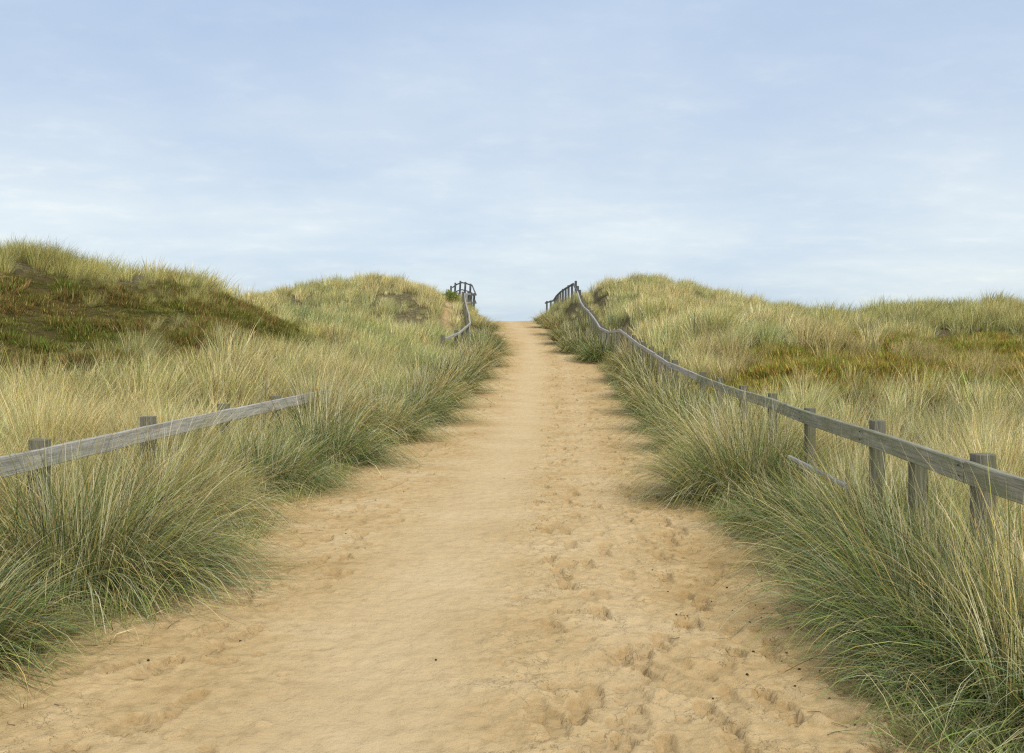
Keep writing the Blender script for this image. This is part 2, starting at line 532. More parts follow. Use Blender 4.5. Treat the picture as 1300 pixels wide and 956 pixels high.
def blade_arrays(rng, n, R, L, Ls, tilt, droop, wind, width, segs, pal, radial=1.0, tip='straw', tipamt=.5, rxy=(1, 1), limp=0.0):
    """n tapering ribbon blades growing from a disc; returns verts, quads, tris, colours"""
    rr = np.sqrt(rng.random(n)) * R; ph = rng.random(n) * 2 * np.pi
    bx, by = rr * np.cos(ph) * rxy[0], rr * np.sin(ph) * rxy[1]
    out = rr / max(R, 1e-6)
    ln = np.clip(L + Ls * rng.standard_normal(n), L * .35, L * 1.5)
    dx = np.cos(ph) * out * radial + .45 * rng.standard_normal(n) * .6 + wind[0]
    dy = np.sin(ph) * out * radial + .45 * rng.standard_normal(n) * .6 + wind[1]
    mag = np.hypot(dx, dy) + 1e-6
    az = np.arctan2(dy, dx)
    th0 = np.clip(tilt * mag * (.5 + .5 * rng.random(n)), 0, 1.25)
    lp = (rng.random(n) < limp)
    th0 = np.where(lp, np.clip(th0 + .5 * rng.random(n), 0, 1.4), th0)
    kap = droop * (.35 + rng.random(n) ** 1.3 * 1.3) * (.5 + .6 * np.minimum(mag, 1.5)) + lp * .9
    w = width * (.6 + .8 * rng.random(n))
    S = segs + 1
    pos = np.zeros((n, S, 3)); pos[:, 0, 0] = bx; pos[:, 0, 1] = by; pos[:, 0, 2] = -.03
    azd = az[:, None] + rng.standard_normal(n)[:, None] * .25 * np.linspace(0, 1, S)[None, :]
    for k in range(1, S):
        s = (k - .5) / segs
        th = np.minimum(th0 + kap * s ** 1.6, 2.35)
        st = ln / segs
        pos[:, k, 0] = pos[:, k - 1, 0] + st * np.sin(th) * np.cos(azd[:, k])
        pos[:, k, 1] = pos[:, k - 1, 1] + st * np.sin(th) * np.sin(azd[:, k])
        pos[:, k, 2] = pos[:, k - 1, 2] + st * np.cos(th)
    pos[:, 1:, 2] = np.maximum(pos[:, 1:, 2], .012)
    wa = az + np.pi / 2 + rng.standard_normal(n) * .9
    wv = np.stack([np.cos(wa), np.sin(wa), .15 * rng.standard_normal(n)], -1)
    prof = np.array([max(.0, (1 - (k / segs) ** 2.2)) for k in range(S)]); prof[0] = .8
    half = .5 * w[:, None] * prof[None, :]
    A = pos[:, :-1] + wv[:, None, :] * half[:, :-1, None]
    B = pos[:, :-1] - wv[:, None, :] * half[:, :-1, None]
    V = np.concatenate([np.stack([A, B], 2).reshape(n, -1, 3), pos[:, -1:, :]], 1)
    nv = 2 * segs + 1
    b0 = (np.arange(n) * nv)[:, None]
    k = np.arange(segs - 1)[None, :] * 2
    Q = np.stack([b0 + k, b0 + k + 1, b0 + k + 3, b0 + k + 2], -1).reshape(-1, 4)
    T = np.concatenate([b0 + 2 * segs - 2, b0 + 2 * segs - 1, b0 + 2 * segs], 1)
    keys = list(pal.keys()); pr = np.array([pal[k_] for k_ in keys], dtype=float); pr /= pr.sum()
    cc = np.array([PAL[k_] for k_ in keys])[rng.choice(len(keys), n, p=pr)]
    cc = cc * (.60 + .72 * rng.random((n, 1)))
    t = np.concatenate([np.repeat(np.arange(segs) / segs, 2), [1.0]])
    ta = (tipamt * rng.random(n) ** .7)[:, None, None] * (np.clip((t - .35) / .65, 0, 1) ** 1.3)[None, :, None]
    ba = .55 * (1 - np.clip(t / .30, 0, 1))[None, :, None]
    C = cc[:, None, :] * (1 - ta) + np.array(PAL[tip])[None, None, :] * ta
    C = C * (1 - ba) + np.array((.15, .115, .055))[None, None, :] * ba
    return V.reshape(-1, 3), Q, T, C.reshape(-1, 3)


def join_arrays(lst):
    V, Q, T, C = [], [], [], []; o = 0
    for v, q, t, c in lst:
        V.append(v); Q.append(q + o); T.append(t + o); C.append(c); o += len(v)
    return np.concatenate(V), np.concatenate(Q), np.concatenate(T), np.concatenate(C)


def blade_mesh(name, arrs, material):
    V, Q, T, C = join_arrays(arrs)
    me = np_mesh(name, V, Q, T)
    a = me.attributes.new('col', 'FLOAT_COLOR', 'POINT')
    a.data.foreach_set('color', np.concatenate([C, np.ones((len(C), 1))], 1).astype(np.float32).ravel())
    me.polygons.foreach_set('use_smooth', np.ones(len(me.polygons), dtype=bool))
    me.materials.append(material)
    return me


# ------------------------------------------------------------------ big tussocks along the path
TUSSOCKS = [
    # x, y, radius, blade length, wind(x,y), dry share, label
    (-2.95, 4.60, .42, .66, (.35, -.20), .30, 'dark green tussock cut by the left photo edge, nearest the camera on the left'),
    (-2.82, 6.15, .58, .98, (.42, -.15), .42, 'biggest golden-tipped green tussock, in front of the nearest left fence post'),
    (-3.00, 8.15, .42, .90, (.45, .00), .75, 'straw-topped tussock in front of the second post of the left fence'),
    (-2.68, 9.95, .44, .84, (.35, .00), .25, 'round green tussock just before the third post of the left fence'),
    (-2.45, 12.1, .52, 1.00, (.32, .05), .30, 'tall green tussock in front of the far end of the left rail'),
    (-2.95, 14.3, .50, 1.15, (.35, .00), .80, 'pale straw tussock standing over the far end of the left rail'),
    (-2.15, 15.0, .50, .98, (.32, .05), .45, 'bushy tussock first beyond the end of the left rail'),
    (-1.98, 18.1, .56, 1.10, (.32, .05), .25, 'dark green full tussock, second beyond the end of the left rail'),
    (-1.98, 21.4, .56, 1.05, (.30, .05), .70, 'yellowish tussock, third beyond the end of the left rail'),
    (-1.75, 24.9, .60, 1.10, (.30, .0), .40, 'leaning tussock, fourth beyond the end of the left rail'),
    (-1.48, 28.4, .55, 1.00, (.30, .0), .60, 'tussock on the left verge where the path starts to climb'),
    (-1.22, 32.0, .60, 1.00, (.30, .0), .75, 'pale tussock below the near end of the upper left fence'),
    (-1.10, 35.8, .60, 1.00, (.25, .0), .25, 'dark tussock jutting furthest into the path on the left'),
    (-1.20, 39.8, .55, .90, (.20, .0), .50, 'small tussock beside the path just above the jutting left one'),
    (-1.45, 44.5, .60, .80, (.20, .0), .60, 'last small tussock on the left before the sandy crest'),
    (2.55, 3.75, .55, .84, (-.25, -.15), .18, 'tussock filling the bottom right corner, closest to the camera'),
    (2.18, 4.30, .40, .56, (-.25, -.20), .15, 'low bushy green tussock between the bottom right corner and the sand'),
    (2.42, 5.00, .54, .86, (-.15, -.05), .25, 'large dark green tussock below the nearest right fence post'),
    (2.58, 6.35, .44, .86, (-.18, .0), .40, 'spiky green tussock in front of the second right fence post'),
    (2.45, 7.55, .42, .66, (-.20, -.1), .20, 'low blue-green tussock just nearer than the slipped rail at right'),
    (2.40, 9.35, .60, 1.00, (-.25, -.05), .45, 'wide grey-green tussock spilling left onto the sand under the right fence'),
    (2.85, 11.4, .44, .98, (-.18, .0), .85, 'straw-coloured upright tussock behind the wide grey-green one at right'),
    (2.80, 13.6, .48, .98, (-.20, .0), .35, 'tussock reaching the right rail where the rail top starts to vanish'),
    (3.02, 16.6, .52, 1.05, (-.18, .0), .25, 'green tussock on the right verge beside the bend in the rail'),
    (3.25, 20.0, .55, 1.02, (-.18, .0), .55, 'tussock second beyond the bend in the right rail'),
    (3.52, 23.7, .55, 1.00, (-.18, .0), .30, 'tussock third beyond the bend in the right rail'),
    (3.72, 27.4, .55, .98, (-.18, .0), .60, 'tussock at the widest part of the sand on the right'),
    (3.42, 33.6, .80, 1.05, (-.15, -.1), .12, 'round dark green tussock at the foot of the steep right fence'),
    (2.86, 36.8, .72, 1.00, (-.15, -.1), .30, 'green tussock hugging the left flank of the round dark one'),
    (2.52, 40.4, .68, .90, (-.15, .0), .45, 'olive tussock half way up the right bank below the steep rail'),
    (2.35, 45.2, .68, .85, (-.15, .0), .65, 'brownish tussock high on the right bank near the crest'),
    (2.12, 50.5, .68, .75, (-.15, .0), .60, 'topmost tussock on the right bank under the skyline rail'),
]
trng = np.random.default_rng(3)
for i, (x, y, R, L, wind, dry, lab) in enumerate(TUSSOCKS):
    if x < 0: wind = (wind[0] * 1.35, wind[1])
    lod = 0 if y < 10 else (1 if y < 20 else 2)
    n = int((3000, 1700, 1000)[lod] * (R / .5) ** 1.3)
    wdt = (.0050, .0080, .0150)[lod]; segs = (8, 6, 5)[lod]
    g = 1 - dry
    pal_green = {'blue': .6 * g, 'green': 1.7 * g, 'lime': .9 * g, 'dark': 2.5 * g, 'sage': .35 * g, 'gold': .8 * dry, 'straw': .8 * dry}
    pal_dry = {'straw': 1, 'pale': .5, 'gold': .55, 'brown': .45, 'lime': .4}
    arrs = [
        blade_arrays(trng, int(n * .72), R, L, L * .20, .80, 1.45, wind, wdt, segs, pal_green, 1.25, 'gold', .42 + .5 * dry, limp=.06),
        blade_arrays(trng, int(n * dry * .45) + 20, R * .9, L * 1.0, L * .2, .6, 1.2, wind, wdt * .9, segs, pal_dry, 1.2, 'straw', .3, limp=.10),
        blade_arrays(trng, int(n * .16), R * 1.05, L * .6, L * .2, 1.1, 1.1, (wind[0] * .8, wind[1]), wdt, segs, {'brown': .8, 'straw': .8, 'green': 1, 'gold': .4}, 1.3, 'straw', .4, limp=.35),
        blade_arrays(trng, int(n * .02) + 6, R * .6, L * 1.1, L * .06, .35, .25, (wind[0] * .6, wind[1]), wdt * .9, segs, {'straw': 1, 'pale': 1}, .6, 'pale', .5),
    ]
    me = blade_mesh('grass_tussock', arrs, M_BLADE)
    o = link('grass_tussock', me)
    o.location = (x, y, gz(x, y))
    o.rotation_euler = (0, 0, random.uniform(-.15, .15))
    tag(o, lab, 'grass tussock', 'marram tussocks along the edges of the sandy path')

# ------------------------------------------------------------------ field grass: points + instanced tufts
protos = {}


def proto_col(name, metas):
    c = bpy.data.collections.new(name)       # library of tufts, not linked to the scene itself
    for k, me in enumerate(metas):
        o = bpy.data.objects.new('%s_tuft_%02d' % (name, k), me)
        c.objects.link(o)
    return c


def gn_scatter(name, pts, rot, scl, pick, tint, coll, label, cat=None):
    me = bpy.data.meshes.new(name)
    me.vertices.add(len(pts)); me.vertices.foreach_set('co', pts.astype(np.float32).ravel())
    for nm, ty, key, dat in (('rot', 'FLOAT_VECTOR', 'vector', rot), ('scl', 'FLOAT_VECTOR', 'vector', scl),
                             ('pick', 'INT', 'value', pick), ('tint', 'FLOAT_COLOR', 'color', tint)):
        a = me.attributes.new(nm, ty, 'POINT')
        a.data.foreach_set(key, np.ascontiguousarray(dat, dtype=np.int32 if ty == 'INT' else np.float32).ravel())
    me.update()
    o = bpy.data.objects.new(name, me); COL.objects.link(o)
    me.materials.append(M_FIELD)
    ng = bpy.data.node_groups.new(name + '_nodes', 'GeometryNodeTree')
    ng.interface.new_socket('Geometry', in_out='INPUT', socket_type='NodeSocketGeometry')
    ng.interface.new_socket('Geometry', in_out='OUTPUT', socket_type='NodeSocketGeometry')
    gi = ng.nodes.new('NodeGroupInput'); go = ng.nodes.new('NodeGroupOutput')
    ci = ng.nodes.new('GeometryNodeCollectionInfo'); ci.inputs['Collection'].default_value = coll
    ci.inputs['Separate Children'].default_value = True; ci.inputs['Reset Children'].default_value = True
    ip = ng.nodes.new('GeometryNodeInstanceOnPoints'); ip.inputs['Pick Instance'].default_value = True

    def att(nm, ty):
        n = ng.nodes.new('GeometryNodeInputNamedAttribute'); n.data_type = ty; n.inputs['Name'].default_value = nm
        return n.outputs['Attribute']
    L = ng.links.new
    L(gi.outputs[0], ip.inputs['Points']); L(ci.outputs[0], ip.inputs['Instance'])
    L(att('pick', 'INT'), ip.inputs['Instance Index'])
    e2r = ng.nodes.new('FunctionNodeEulerToRotation'); L(att('rot', 'FLOAT_VECTOR'), e2r.inputs[0])
    L(e2r.outputs[0], ip.inputs['Rotation']); L(att('scl', 'FLOAT_VECTOR'), ip.inputs['Scale'])
    L(ip.outputs[0], go.inputs[0])
    md = o.modifiers.new('scatter', 'NODES'); md.node_group = ng
    tag(o, label, cat, kind='stuff')
    return o


frng = np.random.default_rng(21)
PAL_FIELD = {'sage': 1.1, 'straw': 1.4, 'pale': 1.35, 'lime': .6, 'green': .2, 'gold': .35, 'brown': .25}
WIND = (.34, -.04)
LODS = [  # near, mid, far: blades, radius, length, width, segs
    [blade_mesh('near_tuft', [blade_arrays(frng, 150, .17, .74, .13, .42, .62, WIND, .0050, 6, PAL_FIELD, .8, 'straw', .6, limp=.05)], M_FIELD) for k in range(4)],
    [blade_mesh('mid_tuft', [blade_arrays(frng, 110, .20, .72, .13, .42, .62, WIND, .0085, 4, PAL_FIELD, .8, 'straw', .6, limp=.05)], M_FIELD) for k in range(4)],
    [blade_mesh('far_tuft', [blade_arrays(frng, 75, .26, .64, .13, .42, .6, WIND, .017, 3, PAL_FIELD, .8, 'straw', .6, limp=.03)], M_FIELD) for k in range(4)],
]
coll = proto_col('marram', [m for l in LODS for m in l])

pts_all = []
for lo, hi, dens, lod in ((1.5, 12, 17, 0), (12, 25, 11, 1), (25, 72, 6.0, 2)):
    W_ = .62 * hi + 5
    n = int(dens * 2 * W_ * (hi - lo))
    x = frng.uniform(-W_, W_, n); y = frng.uniform(lo, hi, n)
    keep = np.abs(x) < .62 * y + 5
    x, y = x[keep], y[keep]
    pts_all.append((x, y, np.full(len(x), lod)))
X = np.concatenate([p[0] for p in pts_all]); Y = np.concatenate([p[1] for p in pts_all]); LD = np.concatenate([p[2] for p in pts_all])
ed = edge_dist(X, Y); zm = zone_moss(X, Y); zb = zone_brown(X, Y); zt = zone_track(X, Y)
clump = fbm(X / 1.1, Y / 1.1, 81, 3)
prob = np.ones_like(X)
prob *= sstep(.12, .55, ed + .15 * clump)
prob *= 1 - zm * np.where(fbm(X / 1.0, Y / 1.0, 141, 2) > .28 - .30 * sstep(20, 22.5, Y), .45, .985)
prob *= 1 - .90 * zb
prob *= 1 - .75 * (1 - sstep(1.0, 1.5, ed)) * (Y < 42)
prob *= 1 - np.clip(zt * 1.6, 0, 1)
prob *= np.clip(.95 + 1.5 * clump, .22 + .45 * (Y > 25), 1)
gull = np.exp(-((X - pl(Y, [(36, 4.4), (42, 4.1), (48, 3.95)])) / .25) ** 2) * sstep(37, 40, Y) * (1 - sstep(47, 50, Y))
prob *= 1 - gull
# the near left dune above the moss carries sparser clumps
duneA = ell(X, Y, -11, 24, 6.5, 3.2, 0, .3, 91)
prob *= 1 - .45 * duneA * (clump < .1)
k = frng.random(len(X)) < prob
X, Y, LD, ed, zm, zb, clump, duneA = [v[k] for v in (X, Y, LD, ed, zm, zb, clump, duneA)]
Zg = height(X, Y)
n = len(X)
big = fbm(X / 5, Y / 5, 95, 3); sml = fbm(X / 1.3, Y / 1.3, 97, 2)
s = .82 + .75 * clump + .15 * frng.standard_normal(n)
s *= 1 - .35 * (1 - sstep(.2, 1.0, ed)) - .30 * zb - .30 * zm - .30 * duneA
s *= pl(Y, [(0, .95), (12, 1.0), (30, .95), (45, .80), (60, .6)])
s = np.clip(s, .3, 1.35)
scl = np.stack([s * (1 + .1 * frng.standard_normal(n)), s, s], -1)
rot = np.stack([.07 * frng.standard_normal(n), .07 * frng.standard_normal(n), frng.normal(0, .5, n)], -1)
green = np.array((.80, .90, .70)); straw = np.array((1.24, 1.14, .98)); brownt = np.array((.88, .72, .45)); olive = np.array((.84, .82, .50))
t = np.clip(.74 + .9 * big + .7 * sml - .35 * (ed < 1.6) + .12 * frng.standard_normal(n), 0, 1)[:, None]
tint = green * (1 - t) + straw * t
tint = tint * (1 - .75 * zb[:, None]) + brownt * .75 * zb[:, None]
dA = np.clip(duneA * .8 + zm * .4, 0, 1)[:, None]
tint = tint * (1 - dA) + olive * dA
dD = (sstep(10, 15, X) * sstep(20, 28, Y))[:, None] * .65
tint = tint * (1 - dD) + np.array((.78, .76, .48)) * dD
tint = tint * (1 + .17 * frng.standard_normal((n, 1)))
tint = np.concatenate([np.clip(tint, .2, 1.4), np.ones((n, 1))], 1)
pick = LD * 4 + frng.integers(0, 4, n)
gn_scatter('dune_grass', np.stack([X, Y, Zg], -1), rot, scl, pick, tint, coll,
           'pale green and straw marram grass covering the dunes on both sides', 'dune grass')
print('field tufts', n)

# low moss / heath / short brown turf
PAL_MOSS = {'moss': 1.3, 'olive': 1.2, 'rust': .5, 'brown': .8, 'green': .35, 'gold': .2, 'straw': .12}
heath = [blade_mesh('heath_tuft', [blade_arrays(frng, 90, .17, .13, .05, .6, .5, (.1, 0), .011, 2, PAL_MOSS, .8, 'olive', .4, limp=.1)], M_FIELD) for k in range(4)]
collh = proto_col('heath', heath)
n0 = 26000
X = np.concatenate([frng.uniform(-18, -4, n0), frng.uniform(3.5, 20, n0)]); Y = np.concatenate([frng.uniform(15, 33, n0), frng.uniform(12, 44, n0)])
zm, zb = zone_moss(X, Y), zone_brown(X, Y)
k = frng.random(len(X)) < np.clip(np.maximum(zm, zb), 0, 1) * .85
X, Y, zm, zb = X[k], Y[k], zm[k], zb[k]
n = len(X)
pn = fbm(X / 1.4, Y / 1.4, 103, 3)
s = .9 + 1.5 * fbm(X / .8, Y / .8, 107, 3) + .2 * frng.standard_normal(n) + .5 * zb; s = np.clip(s, .3, 2.8)
t = np.clip(.5 + 1.6 * pn, 0, 1)[:, None]
tm = np.array((1.0, 1.1, .7)) * (1 - t) + np.array((1.25, 1.08, .95)) * t
tb = np.array((1.6, 1.6, .90)) * (1 - t) + np.array((1.85, 1.6, 1.05)) * t
tint = tm * (1 - zb[:, None]) + tb * zb[:, None]
tint = np.concatenate([np.clip(tint * (1 + .12 * frng.standard_normal((n, 1))), .2, 2.6), np.ones((n, 1))], 1)
gn_scatter('moss_cover', np.stack([X, Y, height(X, Y)], -1), np.stack([X * 0, X * 0, frng.uniform(0, 6.28, n)], -1),
           np.stack([s, s, s], -1), frng.integers(0, 4, n), tint, collh,
           'dark mossy turf on the left dune and brown turf in the right hollow', 'moss turf')
print('heath', n)

# sparse creeping sprigs on the sand verge
sprig = [blade_mesh('sprig', [blade_arrays(frng, 16, .10, .20, .08, .9, .9, (0, 0), .0040, 4, {'green': 1, 'lime': 1, 'straw': 1.2, 'brown': 1}, 1.2, 'straw', .6, limp=.4)], M_FIELD) for k in range(5)]
colls = proto_col('sprigs', sprig)
n0 = 9500
Y = 3 + 37 * frng.random(n0) ** 1.5; sd = frng.random(n0) < .5
inn = np.abs(frng.normal(0, .22, n0)) - .15
X = np.where(sd, x_left(Y) + inn, x_right(Y) - inn)
s = frng.uniform(.35, 1.4, n0) * np.clip(1.1 - inn * 1.6, .3, 1)
k = frng.random(n0) < .9 * np.exp(-(np.maximum(inn, 0) / .27) ** 2) * np.clip(.6 + fbm(X * 1.3, Y * 1.3, 5, 2) * 1.6, 0, 1)
X, Y, s = X[k], Y[k], s[k]; n = len(X)
gn_scatter('verge_grass', np.stack([X, Y, height(X, Y) + .004], -1), np.stack([X * 0, X * 0, frng.uniform(0, 6.28, n)], -1),
           np.stack([s, s, s], -1), frng.integers(0, 5, n), np.concatenate([.85 + .3 * frng.random((n, 1)) * np.ones((1, 3)), np.ones((n, 1))], 1), colls,
           'sparse low sprigs of grass creeping onto the sandy path edges', 'low grass')

# ------------------------------------------------------------------ timber


def beam(p0, p1, w, h, r=.006, wob=.0, segs=6, seed=0, up=(0, 0, 1)):
    """bevelled squared timber between two points; carries a 'grain' coordinate"""
    p0, p1 = Vector(p0), Vector(p1)
    ax = (p1 - p0); ln = ax.length; ax.normalize()
    side = ax.cross(Vector(up)).normalized(); top = side.cross(ax).normalized()
    prof = [(-w / 2 + r, -h / 2), (w / 2 - r, -h / 2), (w / 2, -h / 2 + r), (w / 2, h / 2 - r), (w / 2 - r, h / 2), (-w / 2 + r, h / 2), (-w / 2, h / 2 - r), (-w / 2, -h / 2 + r)]
    rg = random.Random(seed)
    V, G, Q = [], [], []
    stations = [0, .004 / max(ln, .01)] + [k / segs for k in range(1, segs)] + [1 - .004 / max(ln, .01), 1]
    off = rg.uniform(0, 50)
    for j, t in enumerate(stations):
        ins = .93 if j in (0, len(stations) - 1) else 1.0
        o1 = rg.uniform(-wob, wob) if 1 < j < len(stations) - 2 else 0
        o2 = rg.uniform(-wob, wob) if 1 < j < len(stations) - 2 else 0
        for a, b in prof:
            ja, jb = rg.uniform(-.0012, .0012), rg.uniform(-.0012, .0012)
            V.append(p0 + ax * (ln * t) + side * (a * ins + o1 + ja) + top * (b * ins + o2 + jb))
            G.append((ln * t + off, a + off, b))
    m = len(stations)
    for j in range(m - 1):
        for k in range(8):
            a, b = j * 8 + k, j * 8 + (k + 1) % 8
            Q.append((a, b, b + 8, a + 8))
    F_ = [tuple(range(7, -1, -1)), tuple(range((m - 1) * 8, m * 8))]
    return V, Q, F_, G


def beam_obj(name, p0, p1, w, h, material, parent, **kw):
    V, Q, F_, G = beam(p0, p1, w, h, **kw)
    me = bpy.data.meshes.new(name)
    org = parent.matrix_world.translation if parent else Vector()
    org = Vector(parent.location) if parent else Vector()
    me.from_pydata([tuple(v - org) for v in V], [], Q + F_)
    a = me.attributes.new('grain', 'FLOAT_VECTOR', 'POINT')
    a.data.foreach_set('vector', np.array(G, dtype=np.float32).ravel())
    me.materials.append(material)
    me.update()
    return link(name, me, None, parent)


def nail(parent, root, p, nrm=(1, 0, 0), r=.006):
    import bmesh
    bm = bmesh.new()
    bmesh.ops.create_cone(bm, cap_ends=True, segments=8, radius1=r, radius2=r * .75, depth=.006)
    q = Vector((0, 0, 1)).rotation_difference(Vector(nrm))
    bmesh.ops.transform(bm, matrix=Matrix.Translation(Vector(p) - Vector(root.location)) @ q.to_matrix().to_4x4(), verts=bm.verts)
    me = bpy.data.meshes.new('nail'); bm.to_mesh(me); bm.free()
    return link('nail', me, M_NAIL, parent)


# left fence, near the camera
fx = lambda d: -3.86 + .0476 * d
LF = empty('timber_fence', (fx(4.95), 4.95, gz(fx(4.95), 4.95)))
tag(LF, 'grey single rail timber fence half buried in tussocks on the left of the path', 'fence')
for k, d in enumerate((3.0, 4.95, 6.92, 8.88, 10.85, 12.85, 14.85)):
    x = fx(d) - .095
    ln = (.02, .0, .035, -.02, .0, .01, .0)[k]
    beam_obj('post', (x, d, -.3), (x + ln, d + .01, .80 + (.05, .045, .065, .08, .075, .05, .05)[k]), .125, .115, M_POST, LF, r=.01, segs=4, wob=.002, seed=k, up=(0, 1, 0))
ends = [1.2, 3.0, 6.86, 10.87, 15.4]
for k in range(4):
    a, b = ends[k] + .004, ends[k + 1] - .004
    rl = beam_obj('rail', (fx(a) - .006 * (k % 2), a, .725 + .004 * k), (fx(b) - .008, b, .725 + .004 * k + (.012 if k == 2 else 0)), .042, .145, M_RAIL, LF, wob=.004, seed=20 + k, segs=8)
    for dd in (a + .05, b - .05):
        for zz in (.69, .76):
            nail(rl, LF, (fx(dd) + .021 - .006, dd, zz), (1, 0, 0))

# right fence, from the camera up over the dune
FR = [(2.7, .95), (5.0, .95), (6.85, .955), (8.85, .945), (10.8, .96), (12.9, .945), (15.3, .96), (17.6, .985)]
pts = [(2.07 + .0865 * d, d, z) for d, z in FR]
pts += [P(850, 459, 20.2), P(832, 448, 22.6), P(812, 436, 25.6), P(800, 427, 28), P(788, 417.5, 30.5), P(774, 420, 33.3), P(762, 415, 35.3),
        P(754, 403, 37.3), P(748, 395, 38.8), P(741, 388, 40.6), P(737.5, 383, 42), P(733, 369, 44.6), P(728, 359, 47), P(719, 364.5, 50), P(712, 369, 53), P(706, 375, 56),
        P(702, 381, 58.5), P(692, 384, 62)]
RF = empty('timber_fence', (pts[1][0], pts[1][1], gz(pts[1][0], pts[1][1])))
tag(RF, 'long mossy single rail timber fence on the right, climbing the dune to the skyline', 'fence')
RH = .122
for k in range(len(pts) - 1):
    p, q = Vector(pts[k]), Vector(pts[k + 1])
    d0 = (q - p).normalized() * (.003 if k < 7 else .02)
    if k >= 7: p = p + Vector((0, 0, random.uniform(-.02, .02))); q = q + Vector((0, 0, random.uniform(-.02, .02)))
    hh = RH if k < 20 else .12
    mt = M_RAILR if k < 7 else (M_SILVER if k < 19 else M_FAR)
    c = Vector((0, 0, -hh / 2))
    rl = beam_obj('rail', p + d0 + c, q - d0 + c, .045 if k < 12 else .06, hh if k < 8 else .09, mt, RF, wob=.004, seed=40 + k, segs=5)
    if k < 4:
        for zz in (-.03, -.09):
            nail(rl, RF, (p.x - .026, p.y + .06, p.z + zz), (-1, 0, 0))
postspec = [(1, .04, .11), (2, .06, .10), (3, .02, .095), (4, .04, .095), (5, .05, .10), (6, .06, .095), (7, .05, .11)]
for k, up_, w_ in postspec:
    p = pts[k]; g = gz(p[0], p[1])
    beam_obj('post', (p[0] + .03 + w_ / 2, p[1], g - .4), (p[0] + .03 + w_ / 2 + random.uniform(-.02, .02), p[1], p[2] + up_), w_, w_ * .85, M_POST, RF, r=.012, segs=4, wob=.002, seed=70 + k, up=(0, 1, 0))
xx = 2.07 + .0865 * 5.97
beam_obj('post', (xx + .08, 5.97, -.4), (xx + .08, 5.98, .90), .10, .09, M_POST, RF, r=.01, segs=4, wob=.002, seed=99, up=(0, 1, 0))
for k in range(8, len(pts)):
    p = pts[k]; g = min(gz(p[0], p[1]), p[2] - .6)
    w_ = .12
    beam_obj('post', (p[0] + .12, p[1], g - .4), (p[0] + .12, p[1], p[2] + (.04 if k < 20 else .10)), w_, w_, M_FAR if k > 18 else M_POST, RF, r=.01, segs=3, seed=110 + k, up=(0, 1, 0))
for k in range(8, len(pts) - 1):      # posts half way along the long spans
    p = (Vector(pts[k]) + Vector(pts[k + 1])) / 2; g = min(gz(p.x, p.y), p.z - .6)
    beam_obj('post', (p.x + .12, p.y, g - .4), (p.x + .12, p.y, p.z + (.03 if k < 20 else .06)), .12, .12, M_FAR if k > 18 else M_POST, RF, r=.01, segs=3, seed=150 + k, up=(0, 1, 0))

# slipped rail lying in the grass below the right fence
a = P(1002, 580, 8.2); b = P(1075, 617, 6.8)
rl = beam_obj('fallen_rail', a, b, .03, .034, M_SILVER, None, wob=.003, seed=7, segs=5)
tag(rl, 'thin pale slipped rail sloping through the grass below the right fence', 'rail')

# far left fence climbing to the top of the left dune
fp = [P(566, 430, 31), P(583, 423, 33.5), P(597, 411, 37.5), P(595.5, 400, 41), P(592.5, 390, 44.5), P(590.5, 381, 47.5), P(590, 373, 50.5),
      P(597, 373.5, 53), P(604.5, 374.5, 56), P(599.5, 362.5, 59.5), P(593, 360.2, 62), P(586.5, 358.8, 64.5), P(580, 361, 67), P(574.5, 365, 69)]
UF = empty('timber_fence', (fp[1][0], fp[1][1], gz(fp[1][0], fp[1][1])))
tag(UF, 'small weathered fence on top of the left dune, curling against the sky', 'fence')
for k in range(len(fp) - 1):
    p, q = Vector(fp[k]), Vector(fp[k + 1])
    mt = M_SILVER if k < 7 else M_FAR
    d0 = (q - p).normalized() * .004
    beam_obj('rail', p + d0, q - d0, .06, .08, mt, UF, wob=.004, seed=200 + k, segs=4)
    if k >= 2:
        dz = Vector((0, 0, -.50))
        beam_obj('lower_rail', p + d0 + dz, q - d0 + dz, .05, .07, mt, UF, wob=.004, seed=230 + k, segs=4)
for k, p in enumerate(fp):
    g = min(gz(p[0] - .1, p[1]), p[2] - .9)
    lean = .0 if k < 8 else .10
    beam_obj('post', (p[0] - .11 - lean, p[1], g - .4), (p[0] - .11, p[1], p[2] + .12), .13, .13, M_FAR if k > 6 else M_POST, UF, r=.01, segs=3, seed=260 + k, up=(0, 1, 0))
for k in range(1, 8):
    p = (Vector(fp[k]) + Vector(fp[k + 1])) / 2
    g = min(gz(p.x - .1, p.y), p.z - .8)
    beam_obj('post', (p.x - .11, p.y, g - .4), (p.x - .11, p.y, p.z + .07), .11, .11, M_POST, UF, r=.01, segs=3, seed=290 + k, up=(0, 1, 0))

